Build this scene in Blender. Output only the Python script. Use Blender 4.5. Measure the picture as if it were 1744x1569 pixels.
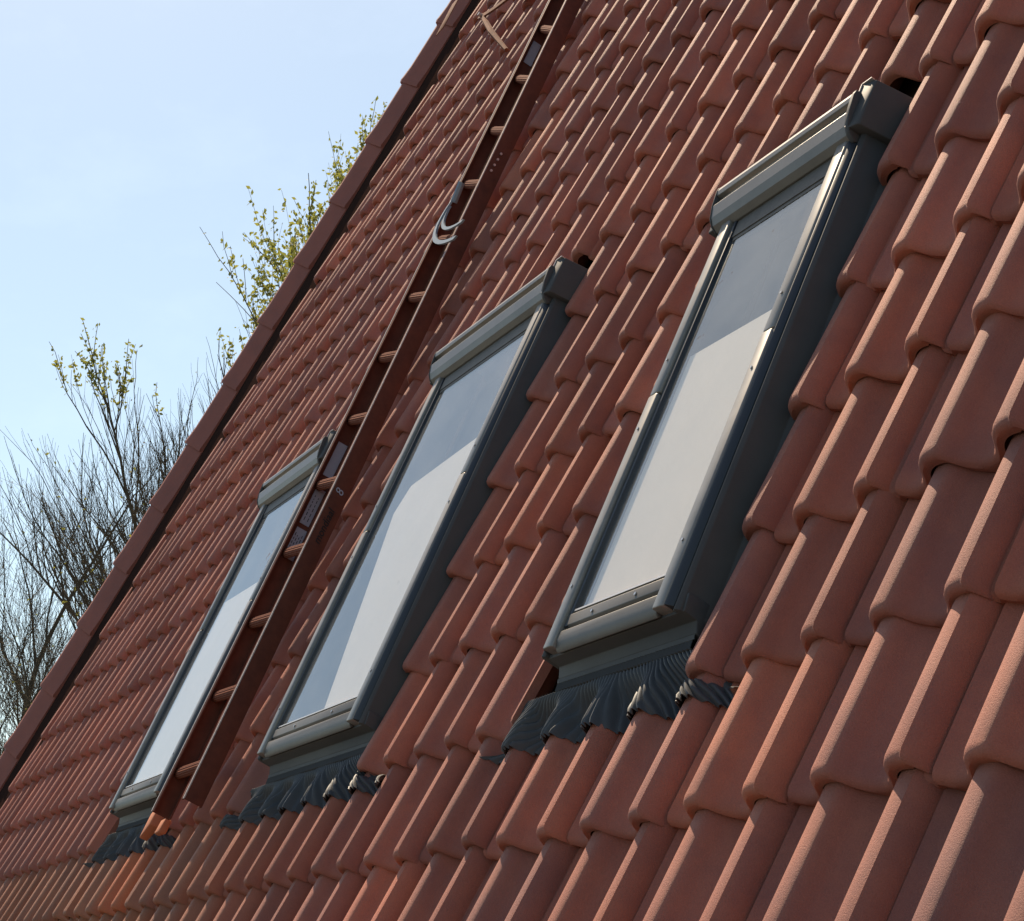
import bpy, bmesh, math, random
from mathutils import Vector, Matrix
random.seed(7)
R_ = math.radians
for o in list(bpy.data.objects): bpy.data.objects.remove(o)
S = bpy.context.scene
C = S.collection

# ------------------------------------------------------------ frame of the roof
P, G = 0.15, 0.2291            # roll pitch and course gauge, metres
PITCH = R_(63)
cp, sp = math.cos(PITCH), math.sin(PITCH)
O = Vector((0, 0, 6.0))
AX, AY, AZ = Vector((1, 0, 0)), Vector((0, cp, sp)), Vector((0, -sp, cp))
def W(u, v, z):                # u rolls along the roof, v courses up the slope, z rolls off the slope
    return O + AX * (u * P) + AY * (v * G) + AZ * (z * P)
def Wd(x, y, z): return AX * x + AY * y + AZ * z

# ------------------------------------------------------------ camera
cam = bpy.data.cameras.new('Camera'); cam_o = bpy.data.objects.new('Camera', cam); C.objects.link(cam_o)
right = Wd(0.41652098, 0.37449492, -0.82841042); down = Wd(-0.241671, -0.83282121, -0.49799996); fwd = Wd(-0.87641622, 0.40763021, -0.25638295)
cpos = O + Wd(15.12438 * P, -5.07717 * P, 7.1153 * P)
cam_o.matrix_world = Matrix(((right.x, -down.x, -fwd.x, cpos.x), (right.y, -down.y, -fwd.y, cpos.y), (right.z, -down.z, -fwd.z, cpos.z), (0, 0, 0, 1)))
cam.sensor_fit = 'HORIZONTAL'; cam.sensor_width = 36; cam.lens = 36 * 3365.4 / 1744
cam.clip_start = 0.05; cam.clip_end = 3000
S.camera = cam_o
def ray(px, py, dist):         # a point at a distance along a line of sight, for the trees beyond
    d = fwd + right * ((px - 872) / 3365.4) + down * ((py - 784.5) / 3365.4)
    return cpos + d.normalized() * dist

# ------------------------------------------------------------ light
LS = Wd(-2.6, 3.4, 1.25).normalized()
elev = math.asin(LS.z); rotz = math.atan2(LS.x, LS.y)
w = bpy.data.worlds.new('World'); S.world = w; w.use_nodes = True
nt = w.node_tree; nt.nodes.clear()
out = nt.nodes.new('ShaderNodeOutputWorld'); bg = nt.nodes.new('ShaderNodeBackground'); sky = nt.nodes.new('ShaderNodeTexSky')
sky.sky_type = 'NISHITA'; sky.sun_disc = False; sky.sun_elevation = elev; sky.sun_rotation = rotz
sky.air_density = 1.0; sky.dust_density = 0.8; sky.ozone_density = 2.2; sky.altitude = 50
bg.inputs[1].default_value = 0.096
tn = nt.nodes.new('ShaderNodeVectorMath'); tn.operation = 'MULTIPLY'; tn.inputs[1].default_value = (1.19, 1.14, 0.97)   # a slightly hazier, paler blue
nt.links.new(sky.outputs[0], tn.inputs[0])
wc = nt.nodes.new('ShaderNodeTexCoord'); wm = nt.nodes.new('ShaderNodeMapping'); wm.inputs['Scale'].default_value = (2.0, 9.0, 16.0); wm.inputs['Rotation'].default_value = (0.2, 0.5, 0.3)
wn = nt.nodes.new('ShaderNodeTexNoise'); wn.inputs['Scale'].default_value = 1.6; wn.inputs['Detail'].default_value = 6; wn.inputs['Roughness'].default_value = 0.6
wr = nt.nodes.new('ShaderNodeMapRange'); wr.inputs[1].default_value = 0.5; wr.inputs[2].default_value = 0.85; wr.inputs[4].default_value = 0.35
wa = nt.nodes.new('ShaderNodeVectorMath'); wa.operation = 'ADD'
nt.links.new(wc.outputs['Generated'], wm.inputs[0]); nt.links.new(wm.outputs[0], wn.inputs['Vector']); nt.links.new(wn.outputs['Fac'], wr.inputs[0])
nt.links.new(tn.outputs[0], wa.inputs[0]); nt.links.new(wr.outputs[0], wa.inputs[1]); nt.links.new(wa.outputs[0], bg.inputs[0]); nt.links.new(bg.outputs[0], out.inputs[0])
sun = bpy.data.lights.new('Sun', 'SUN'); sun.energy = 5.0; sun.angle = R_(0.6); sun.color = (1.0, 0.82, 0.60)
sun_o = bpy.data.objects.new('Sun', sun); C.objects.link(sun_o)
sun_o.rotation_euler = LS.to_track_quat('Z', 'Y').to_euler(); sun_o.location = O + LS * 30
S.view_settings.view_transform = 'Standard'; S.view_settings.look = 'None'; S.view_settings.gamma = 1
S.view_settings.exposure = 0.60
S.render.engine = 'CYCLES'

# ------------------------------------------------------------ materials
def mat(name, col, rough=0.6, metal=0.0, spec=0.5, noise=None, bump=None, attr=False):
    m = bpy.data.materials.new(name); m.use_nodes = True
    t = m.node_tree; b = t.nodes['Principled BSDF']
    b.inputs['Roughness'].default_value = rough; b.inputs['Metallic'].default_value = metal
    b.inputs['Specular IOR Level'].default_value = spec
    b.inputs['Base Color'].default_value = (*col, 1)
    tc = t.nodes.new('ShaderNodeTexCoord')
    src = None
    if noise:
        sc, amt, col2 = noise
        n = t.nodes.new('ShaderNodeTexNoise'); n.inputs['Scale'].default_value = sc; n.inputs['Detail'].default_value = 6; n.inputs['Roughness'].default_value = 0.65
        t.links.new(tc.outputs['Object'], n.inputs['Vector'])
        r = t.nodes.new('ShaderNodeMapRange'); r.inputs[1].default_value = 0.35; r.inputs[2].default_value = 0.7; r.inputs[4].default_value = amt
        t.links.new(n.outputs['Fac'], r.inputs[0])
        mx = t.nodes.new('ShaderNodeMix'); mx.data_type = 'RGBA'
        mx.inputs[6].default_value = (*col, 1); mx.inputs[7].default_value = (*col2, 1)
        t.links.new(r.outputs[0], mx.inputs[0]); src = mx.outputs[2]
    if attr:
        a = t.nodes.new('ShaderNodeAttribute'); a.attribute_name = 'tint'
        m2 = t.nodes.new('ShaderNodeMix'); m2.data_type = 'RGBA'; m2.blend_type = 'MULTIPLY'; m2.inputs[0].default_value = 1
        if src: t.links.new(src, m2.inputs[6])
        else: m2.inputs[6].default_value = (*col, 1)
        t.links.new(a.outputs['Color'], m2.inputs[7]); src = m2.outputs[2]
    if src: t.links.new(src, b.inputs['Base Color'])
    if bump:
        sc, st, dist = bump
        n = t.nodes.new('ShaderNodeTexNoise'); n.inputs['Scale'].default_value = sc; n.inputs['Detail'].default_value = 5; n.inputs['Roughness'].default_value = 0.7
        t.links.new(tc.outputs['Object'], n.inputs['Vector'])
        bp = t.nodes.new('ShaderNodeBump'); bp.inputs['Strength'].default_value = st; bp.inputs['Distance'].default_value = dist
        t.links.new(n.outputs['Fac'], bp.inputs['Height']); t.links.new(bp.outputs[0], b.inputs['Normal'])
    return m

def tile_material():
    m = mat('terracotta', (0.39, 0.142, 0.094), 0.70, spec=0.28, noise=(9.0, 0.8, (0.26, 0.103, 0.084)), bump=(520, 0.9, 0.0014), attr=True)
    t = m.node_tree; b = t.nodes['Principled BSDF']
    tc = [n for n in t.nodes if n.type == 'TEX_COORD'][0]
    src = b.inputs['Base Color'].links[0].from_socket
    # fine grit and pale specks in the engobe
    n = t.nodes.new('ShaderNodeTexNoise'); n.inputs['Scale'].default_value = 520; n.inputs['Detail'].default_value = 3
    t.links.new(tc.outputs['Object'], n.inputs['Vector'])
    r = t.nodes.new('ShaderNodeMapRange'); r.inputs[1].default_value = 0.3; r.inputs[2].default_value = 0.72; r.inputs[3].default_value = 0.90; r.inputs[4].default_value = 1.10
    t.links.new(n.outputs['Fac'], r.inputs[0])
    mm = t.nodes.new('ShaderNodeVectorMath'); mm.operation = 'SCALE'
    t.links.new(src, mm.inputs[0]); t.links.new(r.outputs[0], mm.inputs['Scale'])
    v = t.nodes.new('ShaderNodeTexNoise'); v.inputs['Scale'].default_value = 3.1; v.inputs['Detail'].default_value = 8; v.inputs['Roughness'].default_value = 0.75
    t.links.new(tc.outputs['Object'], v.inputs['Vector'])
    r2 = t.nodes.new('ShaderNodeMapRange'); r2.inputs[1].default_value = 0.56; r2.inputs[2].default_value = 0.78; r2.inputs[4].default_value = 0.35
    t.links.new(v.outputs['Fac'], r2.inputs[0])
    mx = t.nodes.new('ShaderNodeMix'); mx.data_type = 'RGBA'; mx.inputs[7].default_value = (0.42, 0.20, 0.15, 1)
    t.links.new(r2.outputs[0], mx.inputs[0]); t.links.new(mm.outputs[0], mx.inputs[6]); t.links.new(mx.outputs[2], b.inputs['Base Color'])
    return m

M = {}
M['tile'] = tile_material()
M['cap'] = mat('cap_terracotta', (0.32, 0.115, 0.085), 0.7, spec=0.25, noise=(7, 0.8, (0.24, 0.095, 0.075)), bump=(300, 0.4, 0.001))
M['fresh'] = mat('fresh_clay', (0.46, 0.175, 0.095), 0.8, spec=0.2, noise=(20, 0.7, (0.45, 0.17, 0.09)), bump=(200, 0.4, 0.001))
M['deck'] = mat('dark_underlay', (0.03, 0.022, 0.02), 1.0, spec=0.0, noise=(12, 0.7, (0.06, 0.045, 0.038)))
M['hiproll'] = mat('brown_roll', (0.042, 0.022, 0.017), 1.0, spec=0.0, noise=(30, 0.8, (0.026, 0.016, 0.014)), bump=(90, 0.7, 0.004))
M['metal'] = mat('grey_aluminium', (0.20, 0.187, 0.172), 0.42, metal=0.3, spec=0.5, noise=(14, 0.7, (0.32, 0.29, 0.26)), bump=(60, 0.06, 0.001))
M['side'] = mat('dark_grey_metal', (0.058, 0.056, 0.055), 0.62, spec=0.3, noise=(10, 0.7, (0.078, 0.074, 0.070)), bump=(40, 0.08, 0.001))
M['cover'] = mat('brown_grey_cover', (0.105, 0.098, 0.09), 0.5, metal=0.15, spec=0.4, noise=(12, 0.7, (0.15, 0.135, 0.12)), bump=(60, 0.08, 0.001))
M['dark'] = mat('near_black_metal', (0.030, 0.033, 0.040), 0.45, metal=0.2)
M['hood'] = mat('hood_metal', (0.165, 0.15, 0.135), 0.40, metal=0.25, spec=0.45, noise=(10, 0.8, (0.22, 0.195, 0.17)), bump=(60, 0.06, 0.001))
M['edge'] = mat('bare_edge', (0.62, 0.58, 0.54), 0.4, metal=0.6)
M['rubber'] = mat('black_rubber', (0.012, 0.012, 0.014), 0.7)
M['lead'] = mat('pleated_lead', (0.058, 0.062, 0.068), 0.55, metal=0.1, spec=0.3, noise=(24, 0.8, (0.085, 0.085, 0.088)), bump=(150, 0.15, 0.001))
M['wood'] = mat('dark_sash', (0.115, 0.10, 0.08), 0.6, noise=(40, 0.8, (0.075, 0.065, 0.055)))
M['room'] = mat('dim_room', (0.04, 0.045, 0.05), 0.9)
M['sunlit_area'] = mat('sunlit_pale', (0.74, 0.60, 0.50), 0.85, noise=(3.0, 0.8, (0.66, 0.55, 0.47)))  # sunlight on the panes, put into a warm pale colour
M['rail'] = mat('red_brown_paint', (0.15, 0.048, 0.031), 0.75, spec=0.12, noise=(22, 0.9, (0.095, 0.034, 0.024)), bump=(80, 0.15, 0.001))
M['rung'] = mat('rung_red', (0.19, 0.062, 0.036), 0.9, spec=0.1, noise=(40, 0.8, (0.16, 0.055, 0.033)))
M['worn'] = mat('worn_edge', (0.50, 0.44, 0.40), 0.5, metal=0.2, noise=(120, 0.9, (0.33, 0.24, 0.20)))
M['steel'] = mat('steel', (0.45, 0.45, 0.46), 0.35, metal=0.8)
M['strap'] = mat('grey_blue_plastic', (0.20, 0.25, 0.30), 0.45, noise=(30, 0.6, (0.28, 0.30, 0.32)))
M['sticker'] = mat('sticker_paper', (0.36, 0.36, 0.42), 0.6, noise=(60, 0.5, (0.28, 0.28, 0.33)))
M['ink'] = mat('black_ink', (0.012, 0.010, 0.010), 0.8)
M['hook'] = mat('hook_paint', (0.09, 0.03, 0.02), 0.85, spec=0.1, noise=(40, 0.9, (0.26, 0.10, 0.05)))
M['bark'] = mat('bark', (0.085, 0.060, 0.045), 0.9, noise=(30, 0.8, (0.13, 0.11, 0.05)))
M['moss'] = mat('mossy_bark', (0.10, 0.085, 0.035), 0.95, noise=(12, 0.8, (0.06, 0.045, 0.035)))
M['wall'] = mat('house_render', (0.55, 0.5, 0.43), 0.9, noise=(3, 0.7, (0.45, 0.41, 0.36)), bump=(60, 0.3, 0.004))
M['grass'] = mat('gravel_ground', (0.085, 0.08, 0.07), 0.95, noise=(0.8, 0.9, (0.06, 0.062, 0.05)), bump=(20, 0.8, 0.05))
def glass_material():
    m = bpy.data.materials.new('dusty_glass'); m.use_nodes = True; t = m.node_tree; t.nodes.clear()
    o = t.nodes.new('ShaderNodeOutputMaterial')
    tr = t.nodes.new('ShaderNodeBsdfTransparent'); tr.inputs[0].default_value = (0.95, 0.97, 0.97, 1)
    gl = t.nodes.new('ShaderNodeBsdfGlossy'); gl.inputs['Roughness'].default_value = 0.015; gl.inputs[0].default_value = (0.88, 0.95, 1, 1)
    fr = t.nodes.new('ShaderNodeFresnel'); fr.inputs[0].default_value = 1.8
    ge = t.nodes.new('ShaderNodeNewGeometry'); iv = t.nodes.new('ShaderNodeMath'); iv.operation = 'SUBTRACT'; iv.inputs[0].default_value = 1; t.links.new(ge.outputs['Backfacing'], iv.inputs[1])
    fm = t.nodes.new('ShaderNodeMath'); fm.operation = 'MULTIPLY'; t.links.new(fr.outputs[0], fm.inputs[0]); t.links.new(iv.outputs[0], fm.inputs[1])
    mx = t.nodes.new('ShaderNodeMixShader'); t.links.new(fm.outputs[0], mx.inputs[0]); t.links.new(tr.outputs[0], mx.inputs[1]); t.links.new(gl.outputs[0], mx.inputs[2])
    df = t.nodes.new('ShaderNodeBsdfDiffuse'); df.inputs[0].default_value = (0.75, 0.72, 0.68, 1)
    tc = t.nodes.new('ShaderNodeTexCoord'); n = t.nodes.new('ShaderNodeTexNoise'); n.inputs['Scale'].default_value = 5; n.inputs['Detail'].default_value = 8; n.inputs['Roughness'].default_value = 0.7
    t.links.new(tc.outputs['Object'], n.inputs['Vector'])
    r = t.nodes.new('ShaderNodeMapRange'); r.inputs[1].default_value = 0.35; r.inputs[2].default_value = 0.75; r.inputs[3].default_value = 0.03; r.inputs[4].default_value = 0.10
    t.links.new(n.outputs['Fac'], r.inputs[0])
    m2 = t.nodes.new('ShaderNodeMixShader'); t.links.new(r.outputs[0], m2.inputs[0]); t.links.new(mx.outputs[0], m2.inputs[1]); t.links.new(df.outputs[0], m2.inputs[2])
    d2 = t.nodes.new('ShaderNodeBsdfDiffuse'); d2.inputs[0].default_value = (0.22, 0.17, 0.14, 1)
    n2 = t.nodes.new('ShaderNodeTexNoise'); n2.inputs['Scale'].default_value = 34; n2.inputs['Detail'].default_value = 4; t.links.new(tc.outputs['Object'], n2.inputs['Vector'])
    n3 = t.nodes.new('ShaderNodeTexNoise'); n3.inputs['Scale'].default_value = 3.3; n3.inputs['Detail'].default_value = 2; t.links.new(tc.outputs['Object'], n3.inputs['Vector'])
    ad = t.nodes.new('ShaderNodeMath'); ad.operation = 'ADD'; t.links.new(n2.outputs['Fac'], ad.inputs[0]); t.links.new(n3.outputs['Fac'], ad.inputs[1])
    r2 = t.nodes.new('ShaderNodeMapRange'); r2.inputs[1].default_value = 1.34; r2.inputs[2].default_value = 1.42; r2.inputs[4].default_value = 0.45; t.links.new(ad.outputs[0], r2.inputs[0])
    m3 = t.nodes.new('ShaderNodeMixShader'); t.links.new(r2.outputs[0], m3.inputs[0]); t.links.new(m2.outputs[0], m3.inputs[1]); t.links.new(d2.outputs[0], m3.inputs[2])
    t.links.new(m3.outputs[0], o.inputs[0]); return m
M['glass'] = glass_material()
def leaf_material(name, col, col2):
    m = mat(name, col, 0.6, noise=(1.5, 1.0, col2)); t = m.node_tree; b = t.nodes['Principled BSDF']
    src = b.inputs['Base Color'].links[0].from_socket
    tl = t.nodes.new('ShaderNodeBsdfTranslucent'); t.links.new(src, tl.inputs[0])
    mx = t.nodes.new('ShaderNodeMixShader'); mx.inputs[0].default_value = 0.45
    t.links.new(b.outputs[0], mx.inputs[1]); t.links.new(tl.outputs[0], mx.inputs[2])
    t.links.new(mx.outputs[0], t.nodes['Material Output'].inputs[0]); return m
M['leaf'] = leaf_material('spring_leaf', (0.34, 0.33, 0.06), (0.20, 0.22, 0.05))
M['bud'] = leaf_material('bud', (0.16, 0.13, 0.09), (0.10, 0.09, 0.06))

# ------------------------------------------------------------ builders
class MB:
    def __init__(s): s.v = []; s.f = []; s.c = []
    def vert(s, p): s.v.append(tuple(p)); return len(s.v) - 1
    def face(s, *i): s.f.append(tuple(i))
    def grid(s, pts, flip=False, closed=False):          # pts[row][col]
        idx = [[s.vert(p) for p in r] for r in pts]
        n = len(pts[0])
        for a in range(len(pts) - 1):
            for b in range(n if closed else n - 1):
                q = (idx[a][b], idx[a][(b + 1) % n], idx[a + 1][(b + 1) % n], idx[a + 1][b])
                s.f.append(q[::-1] if flip else q)
        return idx
    def hexa(s, p):                                       # 8 points: bottom ring then top ring
        i = [s.vert(q) for q in p]
        for q in ((3, 2, 1, 0), (4, 5, 6, 7), (0, 1, 5, 4), (1, 2, 6, 5), (2, 3, 7, 6), (3, 0, 4, 7)): s.f.append(tuple(i[k] for k in q))
    def box(s, u0, u1, v0, v1, z0, z1):                   # roof coordinates
        s.hexa([W(u0, v0, z0), W(u1, v0, z0), W(u1, v1, z0), W(u0, v1, z0), W(u0, v0, z1), W(u1, v0, z1), W(u1, v1, z1), W(u0, v1, z1)])
    def extrude_u(s, prof, u0, u1):                       # prof: (v, z) closed loop, swept along u
        a = [s.vert(W(u0, v, z)) for v, z in prof]; b = [s.vert(W(u1, v, z)) for v, z in prof]; n = len(prof)
        for k in range(n): s.f.append((a[k], b[k], b[(k + 1) % n], a[(k + 1) % n]))
        s.f.append(tuple(a)); s.f.append(tuple(b[::-1]))
    def extrude_v(s, prof, v0, v1):                       # prof: (u, z)
        a = [s.vert(W(u, v0, z)) for u, z in prof]; b = [s.vert(W(u, v1, z)) for u, z in prof]; n = len(prof)
        for k in range(n): s.f.append((a[k], a[(k + 1) % n], b[(k + 1) % n], b[k]))
        s.f.append(tuple(a[::-1])); s.f.append(tuple(b))
    def tube(s, pts, rad, n=6, cap=True):
        rings = []; prev = None
        for i, p in enumerate(pts):
            d = (pts[min(i + 1, len(pts) - 1)] - pts[max(i - 1, 0)]).normalized()
            x = (prev - d * prev.dot(d)) if prev is not None else d.orthogonal()
            if x.length < 1e-6: x = d.orthogonal()
            x.normalize(); prev = x; y = d.cross(x)
            r = rad[i] if isinstance(rad, (list, tuple)) else rad
            rings.append([p + x * (r * math.cos(2 * math.pi * k / n)) + y * (r * math.sin(2 * math.pi * k / n)) for k in range(n)])
        idx = s.grid(rings, closed=True)
        if cap: s.f.append(tuple(idx[0][::-1])); s.f.append(tuple(idx[-1]))
    def build(s, name, m, parent=None, smooth=False, bevel=0, org=None, colors=None, autos=None):
        me = bpy.data.meshes.new(name)
        o_ = org if org is not None else (parent_origin(parent) if parent is not None else Vector((0, 0, 0)))
        me.from_pydata([(p[0] - o_.x, p[1] - o_.y, p[2] - o_.z) for p in s.v], [], s.f)
        me.validate()
        bm = bmesh.new(); bm.from_mesh(me); bmesh.ops.recalc_face_normals(bm, faces=bm.faces)
        if autos is not None:
            for e in bm.edges: e.smooth = (len(e.link_faces) == 2 and e.calc_face_angle(3) < autos)
        bm.to_mesh(me); bm.free()
        if colors:
            a = me.color_attributes.new('tint', 'FLOAT_COLOR', 'POINT')
            flat = []
            for c in colors: flat += [c[0], c[1], c[2], 1.0]
            a.data.foreach_set('color', flat)
        me.materials.append(m if not isinstance(m, str) else M[m])
        if smooth or autos is not None: me.polygons.foreach_set('use_smooth', [True] * len(me.polygons))
        ob = bpy.data.objects.new(name, me); C.objects.link(ob)
        if parent is not None: ob.parent = parent
        else: ob.location = o_
        if bevel:
            b = ob.modifiers.new('Bevel', 'BEVEL'); b.width = bevel; b.segments = 2; b.limit_method = 'ANGLE'; b.angle_limit = R_(35)
            if autos is None: me.polygons.foreach_set('use_smooth', [True] * len(me.polygons)); 
        return ob
ORG = {}
def parent_origin(o):
    while o.parent is not None: o = o.parent
    return Vector(o.location)
def empty(name, loc, label, cat, group=None):
    o = bpy.data.objects.new(name, None); o.empty_display_size = 0.1; C.objects.link(o); o.location = loc
    o['label'] = label; o['category'] = cat
    if group: o['group'] = group
    return o
def tag(o, label, cat, group=None):
    o['label'] = label; o['category'] = cat
    if group: o['group'] = group
    return o

# ------------------------------------------------------------ layout of the roof windows (roof coordinates)
WIN = [  # uL, uR, v bottom, v hood, hole u0, hole u1, hole top
    dict(uL=-24.40, uR=-20.55, vb=1.43, vh=6.12, h0=-25.2, h1=-20.05, ht=7.0),
    dict(uL=-14.70, uR=-10.25, vb=1.43, vh=6.12, h0=-15.45, h1=-10.05, ht=7.0),
    dict(uL=-4.35, uR=-1.45, vb=1.43, vh=5.33, h0=-5.10, h1=-1.28, ht=6.25),
]
HOLES = [(w_['h0'], w_['h1'], 0.97, w_['ht']) for w_ in WIN] + [(-1.72, -1.24, 6.1, 6.6), (-10.7, -10.2, 6.9, 7.35)]
def hip_outer(v): return -46.72 + 0.654 * v
def hip_tile(v): return -44.45 + 0.671 * v

KP = [(-.45, -.302), (-.38, -.268), (-.31, -.205), (-.25, -.14), (-.20, -.085), (-.14, -.042), (-.07, -.012), (.0, .0), (.06, -.001), (.10, -.007), (.135, -.024), (.16, -.054), (.185, -.102), (.21, -.155), (.235, -.192), (.27, -.224), (.31, -.256), (.36, -.290), (.42, -.312), (.49, -.315), (.55, -.302)]
def prof(u):
    s = u - math.floor(u + .45)
    k = KP
    if s >= k[-1][0]: return k[-1][1]
    for i in range(len(k) - 1):
        if k[i][0] <= s < k[i + 1][0]:
            x0, y0 = k[i]; x1, y1 = k[i + 1]
            ym = k[i - 1] if i else (-.51, -.315); yp = k[i + 2] if i + 2 < len(k) else (.62, -.268)
            m0 = (y1 - ym[1]) / (x1 - ym[0]); m1 = (yp[1] - y0) / (yp[0] - x0)
            h = x1 - x0; t = (s - x0) / h
            return (2 * t**3 - 3 * t**2 + 1) * y0 + (t**3 - 2 * t**2 + t) * h * m0 + (-2 * t**3 + 3 * t**2) * y1 + (t**3 - t**2) * h * m1
    return k[0][1]
DROP = 0.165; TH = 0.12; TLEN = 1.13
def surf(u, v, row): return prof(u) - DROP * (v - row)

house = empty('brick_house', Vector((-2, 1.0, 0)), 'house with a steep red pantile roof carrying three dark roof windows', 'house')

# ---- the tiled slope
tm = MB(); tcol = []
def shell(top, bot, col):
    """a curved slab between two equal grids"""
    n0 = len(tm.v)
    a = tm.grid(top); b = tm.grid(bot, flip=True)
    for r in range(len(top) - 1):
        tm.f.append((a[r][0], a[r + 1][0], b[r + 1][0], b[r][0])); tm.f.append((a[r + 1][-1], a[r][-1], b[r][-1], b[r + 1][-1]))
    for c in range(len(top[0]) - 1):
        tm.f.append((a[0][c + 1], a[0][c], b[0][c], b[0][c + 1])); tm.f.append((a[-1][c], a[-1][c + 1], b[-1][c + 1], b[-1][c]))
    tcol.extend([col] * (len(tm.v) - n0))
def piece(kodd, row, ua, ub, va, vb, J, col):
    if ub - ua < .04 or vb - va < .04: return
    near = kodd > -16
    N = max(2, int((ub - ua) * (36 if near else 18)))
    us = [ua + (ub - ua) * i / N for i in range(N + 1)]
    if N > 12: us[1] = ua + .03; us[-2] = ub - .035
    L = vb - va
    vs = [va, va + min(.010, L * .06), va + min(.028, L * .15), va + min(.065, L * .3), va + L * .5, vb]
    dz = [-.085, -.042, -.014, 0, 0, 0]
    ju, jv, jz, jr = J
    top = []; bot = []
    lo, hi = kodd + .18, kodd + 2.215
    for j, v in enumerate(vs):
        t = []; bb = []
        for i, u in enumerate(us):
            e = 0.0
            if u < lo + .085: e -= .10 * min(1, (1 - (u - lo) / .085) * 2.2)          # tucked side lap
            if hi - u < .09: e += .030
            if i == len(us) - 1 or i == 0: e -= .02
            z = prof(u) - DROP * (v - row) + dz[j] + e + jz + jr * (u - kodd - 1.5)
            t.append(W(u + ju, v + jv, z)); bb.append(W(u + ju, v + jv + (0.0 if j else .01), z - TH - (0 if j else -.065)))
        top.append(t); bot.append(bb)
    shell(top, bot, col)
rnd = random.Random(3)
for row in range(-7, 25):
    for kodd in range(-47, 13, 2):
        J = (rnd.gauss(0, .012), rnd.gauss(0, .014), rnd.gauss(0, .008), rnd.gauss(0, .006))
        g = rnd.gauss(1, .075); hue = rnd.gauss(0, .035)
        tint = [g * (1 + hue), g, g * (1 - hue)]
        if rnd.random() < .06: tint = [tint[0] * 1.18, tint[1] * 1.2, tint[2] * 1.15]
        # greener tiles towards the lowest left corner; greyer ones high up
        green_amt = max(0.0, min(1.0, (-12 - kodd) / 10)) * max(0.0, min(1.0, (1.2 - row) / 1.5)) * .6
        tint = [tint[0] * (1 - .12 * green_amt), tint[1] * (1 + .22 * green_amt), tint[2] * (1 - .12 * green_amt)]
        if (kodd, row) in ((-23, 0),): tint = [1.3, 1.15, .8]
        ua, ub, va, vb = kodd + .18, kodd + 2.215, float(row), row + TLEN
        if row == 10 and kodd == -19: tint = [1.35, 1.25, 1.1]
        # the hip cuts the slope on the left: courses end step by step
        ul = hip_tile(row + .3)
        if ub < ul: continue
        if ua < ul: ua = max(ua, math.floor(ul) + .55)
        parts = [(ua, ub, va, vb)]
        for (h0, h1, k0, k1) in HOLES:
            nxt = []
            for (a, b, c, d) in parts:
                if b <= h0 or a >= h1 or d <= k0 + .14 or c >= k1: nxt.append((a, b, c, d)); continue
                if a < h0: nxt.append((a, h0, c, d))
                if b > h1: nxt.append((h1, b, c, d))
                aa, bb_ = max(a, h0), min(b, h1)
                if c < k0 and k0 - c > .3: nxt.append((aa, bb_, c, k0 + .13))
                if d > k1 and d - k1 > .2: nxt.append((aa, bb_, k1, d))
            parts = nxt
        for (a, b, c, d) in parts: piece(kodd, row, a, b, c, d, J, tint)
roof = tm.build('tiled_roof', 'tile', house, autos=R_(38), colors=tcol)
# dark roll, underlay under the tiles, far hip face, ridge side and walls
d = MB(); d.hexa([W(hip_outer(-7.2) + .6, -7.2, -.75), W(13.6, -7.2, -.75), W(13.6, 25, -.75), W(hip_outer(25) + .6, 25, -.75), W(hip_outer(-7.2) + .6, -7.2, -.55), W(13.6, -7.2, -.55), W(13.6, 25, -.55), W(hip_outer(25) + .6, 25, -.55)]); d.build('roof_underlay', 'deck', roof)
hr = MB()
rows = []
for i in range(60):
    v = -7 + i * .55; uo = hip_outer(v)
    rows.append([W(uo + .2, v, -.55), W(uo + .25, v, -.1), W(uo + .6, v, -.10), W(uo + 1.6 + .04 * math.sin(i * 2.1), v, -.16), W(uo + 2.6 + .08 * math.sin(i * 1.3), v, -.26 + .03 * math.sin(i)), W(uo + 3.4, v, -.45)])
hr.grid(rows); hr.build('hip_roll', 'hiproll', roof, autos=R_(40))
def hip_cap(i):
    v0 = 5.22 - 1.2545 * 6 + i * 1.2545 - .02
    dv = 1.2545 + .20
    c = MB(); ringsT = []; ringsB = []
    for j, t in enumerate((0, .03, .07, .22, .6, 1.0)):
        v = v0 + dv * t; uo = hip_outer(v)
        fl = 1.7 * max(0, 1 - t / .28) ** 1.6                                    # flared lower collar
        lift = .02 + .05 * (1 - t) + .03 * fl
        wv = 1.0 + .10 * fl
        rnd_ = -.03 if j == 0 else 0
        pr = [(.60, -.10), (.53, -.05), (.42, .03), (.26, .15), (.10, .275), (.0, .30), (-.10, .27), (-.22 - .12 * fl, .05), (-.34 - .16 * fl, -.28)]
        ringsT.append([W(uo + x * wv - .05 * fl, v - .30 * x, z + lift + rnd_ - (.02 if x < 0 else 0)) for x, z in pr])
        ringsB.append([W(uo + x * wv * .97 - .05 * fl, v - .30 * x + (.02 if j == 0 else 0), z + lift - .10) for x, z in pr])
    a = c.grid(ringsT); b = c.grid(ringsB, flip=True)
    for r in range(5):
        c.f.append((a[r][0], a[r + 1][0], b[r + 1][0], b[r][0])); c.f.append((a[r + 1][-1], a[r][-1], b[r][-1], b[r + 1][-1]))
    for q in range(8): c.f.append((a[0][q + 1], a[0][q], b[0][q], b[0][q + 1]))
    c.build('hip_tile', 'cap', roof, autos=R_(45))
for i in range(0, 22): hip_cap(i)
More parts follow.
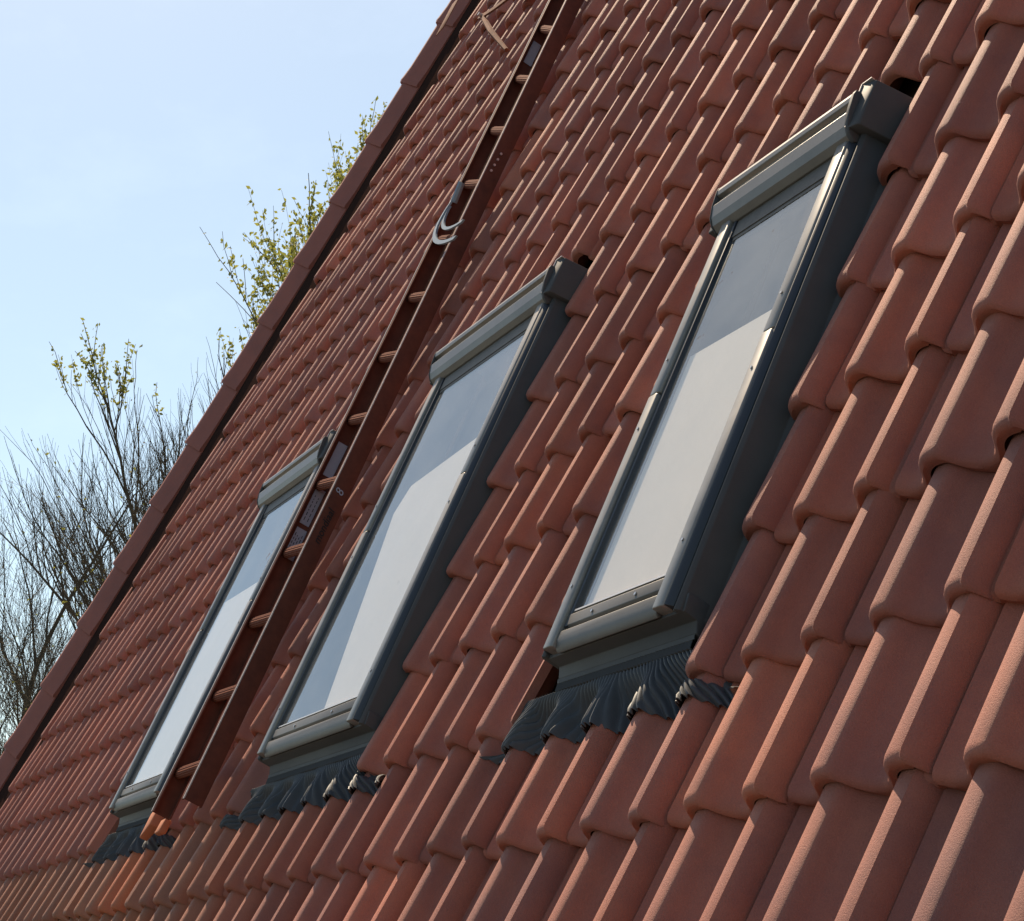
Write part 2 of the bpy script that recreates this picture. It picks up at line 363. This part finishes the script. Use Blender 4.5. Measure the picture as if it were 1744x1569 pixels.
# other faces of the roof and the walls, seen only from elsewhere
def wp(x, y, z): return Vector((x, y, z))
hl, hu = W(hip_outer(-7), -7, -.3), W(hip_outer(25), 25, -.3)
rr = W(13.5, 25, -.3)
o_ = MB()
lb = hl + Vector((-.02, 0, 0)); back = 2 * (hu.y - hl.y)
o_.f.append((o_.vert(lb), o_.vert(hu), o_.vert(Vector((lb.x, lb.y + back, lb.z)))))
o_.build('hip_end_slope', 'cap', roof)
o_ = MB(); a_, b_ = Vector((lb.x, lb.y + back, lb.z)), Vector((rr.x, lb.y + back, lb.z))
o_.f.append(tuple(o_.vert(p) for p in (hu, rr, b_, a_))); o_.build('rear_slope', 'cap', roof)
wl = MB()
x0, x1, y0, y1 = lb.x + .35, rr.x - .05, lb.y + .3, lb.y + back - .3
for (xa, xb, ya, yb) in ((x0, x1, y0, y0 + .3), (x0, x1, y1 - .3, y1), (x0, x0 + .3, y0 + .31, y1 - .31)):
    wl.hexa([wp(xa, ya, 0), wp(xb, ya, 0), wp(xb, yb, 0), wp(xa, yb, 0), wp(xa, ya, lb.z - .08), wp(xb, ya, lb.z - .08), wp(xb, yb, lb.z - .08), wp(xa, yb, lb.z - .08)])
i0 = [wl.vert(p) for p in (wp(x1, y0, 0), wp(x1, y1, 0), wp(x1, y1, lb.z - .1), wp(x1, (y0 + y1) / 2, rr.z - .2), wp(x1, y0, lb.z - .1))]; wl.f.append(tuple(i0))
wl.build('wall', 'wall', house)
ga = MB(); gp = W(0, -7.3, -.1)
prof_g = [(gp.y + .08 * math.cos(a), gp.z - .04 - .08 * math.sin(a)) for a in [math.pi * k / 8 for k in range(9)]]
ga.grid([[Vector((x, py, pz)) for (py, pz) in prof_g] for x in (lb.x, rr.x)]); ga.build('gutter', 'side', house, smooth=True)

# ------------------------------------------------------------ roof windows
def skylight(w_, label, sunlit_area, has_right=True):
    uL, uR, vb, vh = w_['uL'], w_['uR'], w_['vb'], w_['vh']; vt = w_['ht'] + .1
    f = MB()   # outer casing with its sloping side gutters
    f.box(uL + .04, uL + .20, vb + .05, vh + .3, -.45, .16); f.box(uR - .20, uR - .03, vb + .05, vh + .3, -.45, .16)
    f.box(uL + .20, uR - .20, vb + .02, vb + .12, -.45, .10)
    for s, e in ((1, uR), (-1, uL)):
        f.extrude_v([(e - s * .01, .15), (e + s * .05, .17), (e + s * .10, .13), (e + s * .15, -.20), (e + s * .28, -.30), (e + s * .42, -.31), (e + s * .42, -.36), (e - s * .01, -.36)][::s], vb - .03, vh + .36)
    f.extrude_u([(vb + .10, .12), (vb - .03, .10), (vb - .04, -.06), (vb - .12, -.105), (vb - .14, -.17), (vb + .10, -.22)], uL - .02, uR + .14)
    fr = f.build('roof_window', 'side', house, bevel=.0015)
    fr['label'] = label
    # raised corner of the upper flashing and the plate above the hood
    k = MB(); k.extrude_v([(uR - .04, .34), (uR + .13, .31), (uR + .17, .29), (uR + .30, -.33), (uR - .04, -.33)], vh + .02, vh + .44); k.box(uL - .3, uR + .32, vh + .36, vt + .15, -.66, -.60); k.box(uL - .05, uR + .02, vh + .33, vh + .41, -.36, .30)
    k.box(uL - .32, uL - .02, vh + .02, vh + .44, -.36, .22)
    k.build('top_flashing', 'side', fr, bevel=.002)
    e = MB(); e.box(uR - .04, uR + .14, vh + .441, vh + .449, .30, .345); e.box(uR - .045, uR - .03, vh + .03, vh + .44, .335, .35); e.build('folded_edge', 'edge', fr)
    # rails: a lower and an upper length on each side, with a joint and screws
    vj = vb + (vh - vb) * .565
    def railp(s, e): return [(e - s * .09, .02), (e - s * .09, .235), (e - s * .11, .247), (e - s * .28, .25), (e - s * .31, .235), (e - s * .31, .10)][::s]
    for s, e in ((1, uR), (-1, uL)):
        for a, b, dz in ((vb - .01, vj - .006, 0), (vj + .006, vh + .05, -.004)):
            r = MB(); r.extrude_v([(x, z + dz) for x, z in railp(s, e)], a, b); r.build('side_rail', 'metal', fr, bevel=.002)
        r = MB(); r.extrude_v([(e - s * .088, .02), (e - s * .088, .228), (e - s * .06, .222), (e, .165), (e, .02)][::s], vb + .0, vh + .05); r.build('rail_edge', 'dark', fr, bevel=.001)
        for vv in (vj + .32, vj - .32, vb + .5):
            q = MB(); c0 = W(e - s * .20, vv, .25); q.tube([c0, c0 + AZ * .0018], .0028, 8); q.build('screw', 'steel', fr)
    # inner sash: dark gaskets, stepped sides, bottom bar with screws
    for s, e in ((1, uR), (-1, uL)):
        sa = MB(); sa.extrude_v([(e - s * .315, .05), (e - s * .315, .19), (e - s * .36, .20), (e - s * .40, .195), (e - s * .405, .13), (e - s * .46, .13), (e - s * .465, .05)][::s], vb + .16, vh + .02)
        sa.build('sash_side', 'dark', fr, bevel=.001)
    wd = MB(); wd.box(uL + .45, uR - .45, vh - .01, vh + .30, .02, .16); wd.box(uL + .41, uR - .41, vh - .21, vh - .02, .10, .175); wd.box(uL + .44, uR - .44, vh - .25, vh - .21, .10, .162); wd.build('sash_head', 'wood', fr)
    bc = MB(); bc.extrude_u([(vb - .01, .105), (vb - .04, .135), (vb - .02, .175), (vb + .05, .215), (vb + .115, .215), (vb + .13, .19), (vb + .13, .105)], uL + .31, uR - .31)
    bc.build('bottom_cover', 'cover', fr, autos=R_(60), bevel=.0015)
    bb = MB(); bb.extrude_u([(vb + .155, .02), (vb + .155, .165), (vb + .17, .195), (vb + .255, .20), (vb + .27, .18), (vb + .27, .02)], uL + .33, uR - .33)
    bb.build('sash_bar', 'cover', fr, bevel=.001)
    for t in (.28, .72):
        q = MB(); c0 = W(uL + .33 + (uR - uL - .66) * t, vb + .21, .2); q.tube([c0, c0 + AZ * .002], .003, 8); q.build('screw', 'steel', fr)
    gk = MB(); gk.box(uL + .34, uR - .34, vb + .285, vb + .30, .1, .185); gk.build('glazing_strip', 'edge', fr)
    gb = MB(); gb.box(uL + .46, uR - .46, vb + .27, vb + .285, .02, .17); gb.build('gasket', 'rubber', fr)
    # glass pane, an added pale panel for its sunlit part, and the dim reveal
    gl = MB(); z = .155; gl.box(uL + .40, uR - .40, vb + .27, vh + .04, z - .02, z); gl.build('glass_pane', 'glass', fr)
    bl = MB(); pts = [(uL + (uR - uL) * a, vb + (vh - vb) * b) for a, b in sunlit_area]; n = len(pts)
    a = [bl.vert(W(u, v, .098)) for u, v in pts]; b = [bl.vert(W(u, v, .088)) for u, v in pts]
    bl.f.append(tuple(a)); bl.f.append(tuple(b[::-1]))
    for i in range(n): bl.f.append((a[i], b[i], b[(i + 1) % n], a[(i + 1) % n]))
    bl.build('added_sunlight_panel', 'sunlit_area', fr)  # panel outline puts the edge between sun and shade into the shape
    rm = MB(); rm.box(uL + .3, uR - .3, vb + .1, vh + .05, -.50, -.48); rm.build('room_reveal', 'room', fr)
    # hood
    h = MB(); h.extrude_u([(vh + .0, .10), (vh - .035, .13), (vh - .045, .20), (vh - .01, .285), (vh + .05, .345), (vh + .155, .385), (vh + .17, .375), (vh + .175, .315), (vh + .25, .325), (vh + .26, .39), (vh + .30, .405), (vh + .34, .395), (vh + .36, .1)], uL - .07, uR - .06)
    h.build('hood', 'hood', fr, autos=R_(14), bevel=.0012)
    hc = MB(); hc.extrude_u([(vh + .0, .09), (vh - .037, .125), (vh - .05, .20), (vh - .015, .29), (vh + .045, .352), (vh + .155, .392), (vh + .30, .412), (vh + .345, .40), (vh + .362, .09)], uR - .06, uR + .012)
    hc.build('hood_end', 'side', fr, bevel=.0015)
    h2 = MB(); h2.extrude_u([(vh + .0, .09), (vh - .037, .125), (vh - .05, .20), (vh - .015, .29), (vh + .045, .352), (vh + .155, .392), (vh + .30, .412), (vh + .345, .40), (vh + .362, .09)], uL - .10, uL - .07)
    h2.build('hood_end', 'side', fr, bevel=.0015)
    # ribbed band and pleated apron draped over the course below
    bd = MB(); rows_ = []
    u0, u1 = uL - .02, uR + .12
    nn = int((u1 - u0) * 26)
    for v, z0, amp in ((vb - .12, -.10, 0), (vb - .15, -.115, .0), (vb - .155, -.115, .014), (vb - .21, -.12, .014), (vb - .215, -.13, 0)):
        rows_.append([W(u0 + (u1 - u0) * i / nn, v + (v - vb) * .05, z0 + (amp if i % 2 else -amp)) for i in range(nn + 1)])
    bd.grid(rows_); bd.build('ribbed_band', 'side', fr)
    ap = MB(); rows_ = []; NU = int((uR - uL + 2.8) * 100); ub0, ub1 = uL - 1.50, uR + 1.30; ut0, ut1 = uL - .75, uR + .45
    rr_ = random.Random(int(uL * 10)); ph = [rr_.uniform(-.6, .6) for _ in range(200)]
    for j in range(15):
        t = j / 14; vv0 = .80 + (vb - .22 - .80) * t
        line = []
        for i in range(NU + 1):
            s_ = i / NU; ubm = ub0 + (ub1 - ub0) * s_; utp = ut0 + (ut1 - ut0) * s_
            m_ = t; u = ubm + (utp - ubm) * m_
            x = ubm * 10.0; kx = int(math.floor(x)) % 200
            ripple = .5 * math.sin(2 * math.pi * x)
            amp = .052 * (1 - .55 * t)
            inside = w_['h0'] - .05 < u < w_['h1'] + .02
            drape = surf(u, vv0, 0) + (.075 if inside or vv0 < .93 else -.02)
            flat = -.145 if inside else -.62
            amp *= 1 if inside or vv0 < .93 else .1
            k_ = min(1, max(0, (t - .42) / .55)); k_ = k_ * k_ * (3 - 2 * k_)
            z = drape * (1 - k_) + flat * k_ + ripple * amp + .006 * math.sin(x * .37 + .8 * t)
            if j == 0: z -= .012
            scallop = .009 * math.sin(ubm * 2.9 + ph[int(ubm) % 200] * 2) + .012 * ripple
            line.append(W(u, vv0 + scallop * (1 - t), z))
        rows_.append(line)
    ap.grid(rows_)
    ao = ap.build('pleated_apron', 'lead', fr, autos=R_(40))
    so = ao.modifiers.new('Solid', 'SOLIDIFY'); so.thickness = .0016; so.offset = -1
    return fr
full = lambda top: [(.04, .02), (.96, .02), (.96, top), (.04, top)]  # outline of the sunlit part, ending where the hood's shade begins
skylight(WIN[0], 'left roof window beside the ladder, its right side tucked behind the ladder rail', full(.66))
skylight(WIN[1], 'middle roof window right of the ladder, its sunlit part a slanting pale panel added behind the glass', [(.52, .02), (.98, .02), (.98, .70), (.26, .665), (.20, .60), (.30, .42)])  # cut left edge draws the ladder's shade
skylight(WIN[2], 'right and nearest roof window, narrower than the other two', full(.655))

# ------------------------------------------------------------ ladder lying on the slope
lad_org = W(-17.6, .95, .3)
lad = empty('roof_ladder', lad_org, 'red brown ladder with ribbed rungs lying up the tiled roof between two windows', 'ladder')
RA, RB = (-16.647, .955, .55), (-18.545, 13.364, .32)
LA, LB = (-18.618, .925, .55), (-20.303, 14.06, .32)
def LP(side, t, du=0, dz=0, dv=0):
    a, b = (RA, RB) if side == 'R' else (LA, LB)
    return W(a[0] + (b[0] - a[0]) * t + du, a[1] + (b[1] - a[1]) * t + dv, a[2] + (b[2] - a[2]) * t + dz)
TMAX = 1.13; WEB = .34
def lad_rail(side, inner):
    r = MB(); w2 = .15 * inner; wb = .03 * inner
    prs = [[LP(side, t, x, z) for x, z in ((0, 0), (w2, 0), (w2, -.03), (wb, -.03), (wb, -WEB + .03), (w2, -WEB + .03), (w2, -WEB), (0, -WEB))] for t in (0, TMAX)]
    ids = [[r.vert(p) for p in q] for q in prs]
    for k in range(8): r.f.append((ids[0][k], ids[0][(k + 1) % 8], ids[1][(k + 1) % 8], ids[1][k]))
    r.f.append(tuple(ids[0][::-1])); r.f.append(tuple(ids[1]))
    ob = r.build('side_rail', 'rail', lad, bevel=.0008)
    e = MB(); x0, x1 = sorted((-.006 * inner, .040 * inner))
    e.hexa([LP(side, 0, x0, -.012), LP(side, 0, x1, -.012), LP(side, TMAX, x1, -.012), LP(side, TMAX, x0, -.012), LP(side, 0, x0, .008), LP(side, 0, x1, .008), LP(side, TMAX, x1, .008), LP(side, TMAX, x0, .008)])
    e.build('worn_rim', 'worn', ob)
    return ob
lad_rail('L', 1); lad_rail('R', -1)
def tv(v): return (v - .955) / 12.409
for i in range(14):
    t = tv(1.43 + i * .95)
    r = MB(); ax0, ax1 = LP('L', t, .035, -.135, .02), LP('R', t, -.035, -.135)
    nseg = 30; rings = []
    for ax in (ax0, ax1):
        ring = []
        for k in range(nseg):
            a = 2 * math.pi * k / nseg; rd = .0150 + (.0013 if k % 2 else -.0007)
            ring.append(ax + AY * (rd * math.cos(a)) + AZ * (rd * .75 * math.sin(a)))
        rings.append(ring)
    ix = r.grid(rings, closed=True); r.f.append(tuple(ix[0][::-1])); r.f.append(tuple(ix[1]))
    r.build('rung', 'rung', lad)
def sticker(v0, v1, k0, k1, lines):
    q = MB(); t0, t1 = tv(v0), tv(v1)
    def S(t, z, d): return LP('L', t, .035 + d, -WEB + .03 + z * (WEB - .06))
    q.hexa([S(t0, k0, 0), S(t0, k0, .008), S(t1, k0, .008), S(t1, k0, 0), S(t0, k1, 0), S(t0, k1, .008), S(t1, k1, .008), S(t1, k1, 0)])
    s_ = q.build('sticker', 'sticker', lad)
    tx = MB(); rg = random.Random(int(v0 * 100))
    for k in range(lines):
        z = k0 + (k1 - k0) * (k + .8) / (lines + .6); v = v0 + .05
        while v < v1 - .1:
            l = rg.uniform(.015, .05); a_, b_ = tv(v), tv(v + l)
            tx.hexa([S(a_, z, .009), S(a_, z, .011), S(b_, z, .011), S(b_, z, .009), S(a_, z + .05, .009), S(a_, z + .05, .011), S(b_, z + .05, .011), S(b_, z + .05, .009)]); v += l + .02
    if lines: tx.build('small_print', 'ink', s_)
sticker(5.40, 5.88, .05, .75, 0)
sticker(4.72, 5.22, .05, .75, 2)
sticker(4.25, 4.66, .0, .75, 4)
sticker(12.2, 12.6, .1, .8, 0)
for i in range(4):
    q = MB(); c0 = LP('R', tv(10.50 - .105 * i), 0, -.15 + .012 * i); q.tube([c0, c0 + AX * .004], .0042, 10); q.build('rivet', 'steel', lad)
def text_on(body, u, v, z, size, parent, name, material, ang=0):
    cu = bpy.data.curves.new(name, 'FONT'); cu.body = body; cu.size = size; cu.extrude = .0004; cu.shear = .25
    ob = bpy.data.objects.new(name, cu); C.objects.link(ob)
    bpy.context.view_layer.update()
    me = bpy.data.meshes.new_from_object(ob); bpy.data.objects.remove(ob)
    mo = bpy.data.objects.new(name, me); C.objects.link(mo); me.materials.clear(); me.materials.append(M[material])
    # reads upward along the rail on its right-hand face
    dl = (LP('R', 1) - LP('R', 0)).normalized(); rot = Matrix((dl, AZ, dl.cross(AZ))).transposed().to_4x4()
    rot = Matrix.Translation(W(u, v, z) - parent_origin(parent)) @ rot
    me.transform(rot); mo.parent = parent
    return mo
def rail_face(v, dz): 
    t = tv(v); return RA[0] + (RB[0] - RA[0]) * t + .012, v, RA[2] + (RB[2] - RA[2]) * t + dz
text_on('mondiaal', *rail_face(4.32, -.22), .030, lad, 'handwriting', 'ink')
text_on('8', *rail_face(5.0, -.22), .034, lad, 'chalk_mark', 'sticker')

# grey loop of strap tied round the ladder
st = MB()
def ribbon(pts, wdt):
    rows_ = []
    for i, p in enumerate(pts):
        d_ = (pts[min(i + 1, len(pts) - 1)] - pts[max(0, i - 1)]).normalized(); n_ = d_.cross(AX + AZ * .4).normalized() if abs(d_.dot(AX)) < .95 else AY
        s_ = (AX * .8 + AY * .35).normalized() * wdt
        th = d_.cross(s_).normalized() * .003
        rows_.append([p - s_ + th, p + s_ + th, p + s_ - th, p - s_ - th])
    ix = st.grid(rows_, closed=True); st.f.append(tuple(ix[0][::-1])); st.f.append(tuple(ix[-1]))
def bez(cs, n=16):
    o = []
    for i in range(n + 1):
        t = i / n; q = list(cs)
        while len(q) > 1: q = [q[k].lerp(q[k + 1], t) for k in range(len(q) - 1)]
        o.append(q[0])
    return o
ribbon(bez([W(-18.95, 9.95, .50), W(-19.15, 9.6, .56), W(-19.3, 9.15, .58), W(-18.2, 8.85, .52), W(-17.15, 8.72, .50)]), .009)
ribbon(bez([W(-19.0, 9.75, .50), W(-19.0, 9.4, .53), W(-18.4, 9.1, .5), W(-17.2, 9.0, .50)]), .007)
st.tube([W(-19.0, 9.85, .47), W(-18.82, 10.1, .54)], .011, 8)
tag(st.build('strap_loop', 'strap', None, org=W(-18, 9.1, .5), smooth=False), 'grey blue strap loop slung over the ladder rails halfway up', 'strap')

# tile offcuts wedged under the ladder foot
for nm, (u, v, z), (a, b, c), rt, lb_ in (('clay_offcut', (-20.35, 1.06, .0), (.55, .34, .20), .25, 'orange clay offcut lying left of the ladder foot on the pleated lead'), ('clay_offcut', (-19.45, .93, .02), (.42, .18, .14), .0, 'small flat orange clay offcut tucked directly under the ladder foot')):
    q = MB(); ca, sa_ = math.cos(rt), math.sin(rt)
    def L(x, y, zz): return W(u + (x * ca - y * sa_) , v + (x * sa_ + y * ca), z + zz)
    q.hexa([L(-a / 2, -b / 2, 0), L(a / 2, -b / 2 * .9, 0), L(a / 2 * .9, b / 2, 0), L(-a / 2 * 1.1, b / 2 * .95, 0), L(-a / 2, -b / 2, c * .8), L(a / 2 * .95, -b / 2, c), L(a / 2 * .85, b / 2, c * .85), L(-a / 2, b / 2, c * .7)])
    tag(q.build(nm, 'fresh', None, org=W(u, v, z), bevel=.003), lb_, 'tile offcut', 'orange clay offcuts at the ladder foot')

# ladder hook high on the slope
hk_org = W(-25.5, 15.2, 0)
hk = empty('roof_hook', hk_org, 'dark red curved roof hook fixed on the tiles left of the ladder top', 'roof hook')
q = MB(); pts = bez([W(-28.9, 17.15, .10), W(-28.0, 16.65, .45), W(-26.0, 15.7, .50), W(-23.8, 15.4, .45), W(-22.0, 15.7, .30), W(-21.2, 16.2, .1)], 20)
rows_ = [[p + AY * .010 + AZ * .004, p + AY * .010 - AZ * .004, p - AY * .010 - AZ * .004, p - AY * .010 + AZ * .004] for p in pts]
ix = q.grid(rows_, closed=True); q.f.append(tuple(ix[0][::-1])); q.f.append(tuple(ix[-1])); q.build('curved_arm', 'hook', hk)
q = MB(); pts = [W(-27.1, 16.35, .40), W(-25.2, 15.3, .32), W(-23.3, 14.3, .12)]
q.tube(pts, [.011, .012, .008], 6); q.build('strut', 'hook', hk)
q = MB(); c0 = W(-24.6, 16.3, .12); q.tube([c0, c0 + AZ * .006], .085, 20); q.build('round_plate', 'hook', hk)
q = MB(); c0 = W(-26.9, 16.25, .45); q.tube([c0, c0 + AZ * .014], .008, 8); q.build('bolt', 'steel', hk)
q = MB(); q.box(-32.5, -31.9, 17.9, 18.7, .45, .47); q.build('fixing_plate', 'hook', hk, bevel=.002)

# ------------------------------------------------------------ trees beyond the hip
def tree(name, base, height, label, spread, seed, r0, depth, leafm=None, leafn=0, leafsz=.05, lean=(0, 0), barkm='bark', first=.28, budn=0, upw=.35, nchild=(2, 4), stray=.0008, leafz=0):
    rg = random.Random(seed)
    t = empty(name, base, label, 'tree')
    trunk = MB(); tw = MB(); tips = []; lv = []
    def grow(p, d, L, r, lev):
        n = 5 if lev < 3 else 3; pts = [p.copy()]; rad = [r]; q = p.copy(); dd = d.copy()
        for i in range(n):
            dd = (dd + Vector((rg.gauss(0, .10), rg.gauss(0, .10), rg.gauss(0, .06))) * (1 if lev else .35) + Vector((0, 0, upw * .12))).normalized()
            q = q + dd * (L / n); pts.append(q.copy()); rad.append(max(.0018, r * (1 - .42 * (i + 1) / n)))
        (trunk if lev < 2 else tw).tube(pts, rad, 7 if lev < 2 else (4 if lev < 4 else 3), cap=lev < 2)
        if lev >= depth:
            tips.append((pts, dd)); return
        if lev >= depth - 1: tips.append((pts, dd))
        nc = rg.randint(*nchild) + (2 if lev == 0 else 0)
        for c in range(nc):
            tt = (first + (1 - first) * (c + rg.random()) / nc) if lev == 0 else (.25 + .75 * (c + rg.random() * .9) / nc)
            k = min(n - 1, int(tt * n)); pp = pts[k].lerp(pts[k + 1], tt * n - k)
            ax = dd.orthogonal(); ax.rotate(Matrix.Rotation(rg.uniform(0, 6.283), 3, dd))
            ang = rg.uniform(.35, .95) * spread
            nd = (dd * math.cos(ang) + ax * math.sin(ang) + Vector((0, 0, upw * .4))).normalized()
            grow(pp, nd, L * rg.uniform(.48, .70), max(.0022, rad[k] * rg.uniform(.45, .68)), lev + 1)
        grow(pts[-1], dd, L * .66, rad[-1], lev + 1)
    d0 = Vector((lean[0], lean[1], 1)).normalized()
    grow(base.copy(), d0, height * .45, r0, 0)
    vv = [Vector(q) - base for q in tw.v[::4]]
    def top_row(k):                      # how high the crown shows clear of the hip
        over = 0; SKY = [(-60, 880), (0, 850), (30, 800), (80, 785), (200, 785), (245, 740), (300, 705), (335, 690), (350, 600), (395, 510), (430, 430), (460, 395), (500, 350), (560, 325), (640, 260), (760, 0)]
        for q in vv:
            d_ = base + q * k - cpos; f_ = d_.dot(fwd)
            x_, y_ = 872 + 3365.4 * d_.dot(right) / f_, 784.5 + 3365.4 * d_.dot(down) / f_
            if -60 < x_ < 78 + (1165 - y_) * .592 - 12:
                for (xa, ya), (xb, yb) in zip(SKY, SKY[1:]):
                    if xa <= x_ < xb and y_ < ya + (yb - ya) * (x_ - xa) / (xb - xa): over += 1
        return over
    lo_, hi_ = .2, 3.0
    for _ in range(22):
        mid = (lo_ + hi_) / 2
        if top_row(mid) > stray * len(vv): hi_ = mid
        else: lo_ = mid
    sc = lo_
    for mb in (trunk, tw): mb.v = [(base.x + (q[0] - base.x) * sc, base.y + (q[1] - base.y) * sc, base.z + (q[2] - base.z) * sc) for q in mb.v]
    tips = [([base + (q - base) * sc for q in pts], dd) for pts, dd in tips]
    trunk.build('trunk', barkm, t, smooth=True); tw.build('crown', 'bark', t, smooth=True)
    tz = leafz * max(q[0][-1].z for q in tips); hi_tips = [q for q in tips if q[0][-1].z > tz]
    for (cnt, mt, sz, nm) in ((leafn, leafm, leafsz, 'leaves'), (budn, 'bud', leafsz * .55, 'buds')):
        if not cnt: continue
        lf = MB()
        for i in range(cnt):
            pool = hi_tips if nm == 'leaves' else tips; pts, dd = pool[rg.randrange(len(pool))]; k = rg.randrange(1, len(pts)); c = pts[k].lerp(pts[k - 1], rg.random()) + Vector((rg.gauss(0, 1), rg.gauss(0, 1), rg.gauss(0, 1))) * (sz * .6)
            a = Vector((rg.gauss(0, 1), rg.gauss(0, 1), rg.gauss(0, 1))).normalized(); b = a.orthogonal().normalized(); s = sz * rg.uniform(.5, 1.15)
            nrm = a.cross(b) * (s * .12)
            i0 = [lf.vert(c - a * s), lf.vert(c + b * s * .5 + nrm), lf.vert(c + a * s * .9), lf.vert(c - b * s * .5 + nrm)]
            lf.f.append((i0[0], i0[1], i0[2])); lf.f.append((i0[0], i0[2], i0[3]))
        lo = lf.build(nm, mt, t)
    return t
def ground_under(px, py, dist):
    p = ray(px, py, dist); return Vector((p.x, p.y, 0)), p
TR = [
    ('bare_tree', (150, 772), 33.0, 'large bare tree with a mossy forked trunk just left of the hip tiles', dict(spread=.8, seed=12, r0=.24, depth=7, budn=34000, leafn=100, leafm='leaf', leafsz=.022, barkm='moss', upw=.5, lean=(-.02, .05), first=.35, nchild=(2, 4), stray=.0003)),
    ('bare_tree', (10, 880), 26.0, 'dense twiggy tree at the far left edge of the photo', dict(spread=.8, seed=5, r0=.18, depth=7, budn=22000, leafn=900, leafm='leaf', leafsz=.024, barkm='moss', upw=.6, first=.28, nchild=(2, 4), stray=.001)),
    ('budding_tree', (400, 700), 37.0, 'thin budding tree whose twigs show halfway up the hip tiles', dict(spread=.55, seed=24, r0=.22, depth=6, budn=22000, leafn=2500, leafm='leaf', leafsz=.026, upw=.6, first=.3, nchild=(3, 4), stray=.0012)),
    ('leafy_tree', (745, 240), 27.0, 'yellow green leafing tree peeking over the upper hip tiles', dict(spread=.45, seed=33, r0=.24, depth=6, budn=0, leafn=45000, leafm='leaf', leafsz=.040, upw=.5, first=.3, nchild=(3, 5), stray=.0045, leafz=.73)),
    ('budding_tree', (520, 450), 25.0, 'slender budding tree with a few yellow green leaves low behind the hip tiles', dict(spread=.42, seed=41, r0=.18, depth=6, budn=9000, leafn=3000, leafm='leaf', leafsz=.030, upw=.5, first=.3, nchild=(3, 5), stray=.0012)),
]
for (nm, (px, py), dist, lab, kw) in TR:
    b, p = ground_under(px, py, dist)
    tree(nm, b, p.z * .98, lab, **kw)

# ------------------------------------------------------------ ground, contrail haze in the sky is left to the sky texture
g = MB(); s = 1500; n = 24
g.grid([[Vector((-s + 2 * s * i / n, -s + 2 * s * j / n, 0)) for i in range(n + 1)] for j in range(n + 1)])
go = g.build('ground', 'grass', None); go['kind'] = 'structure'
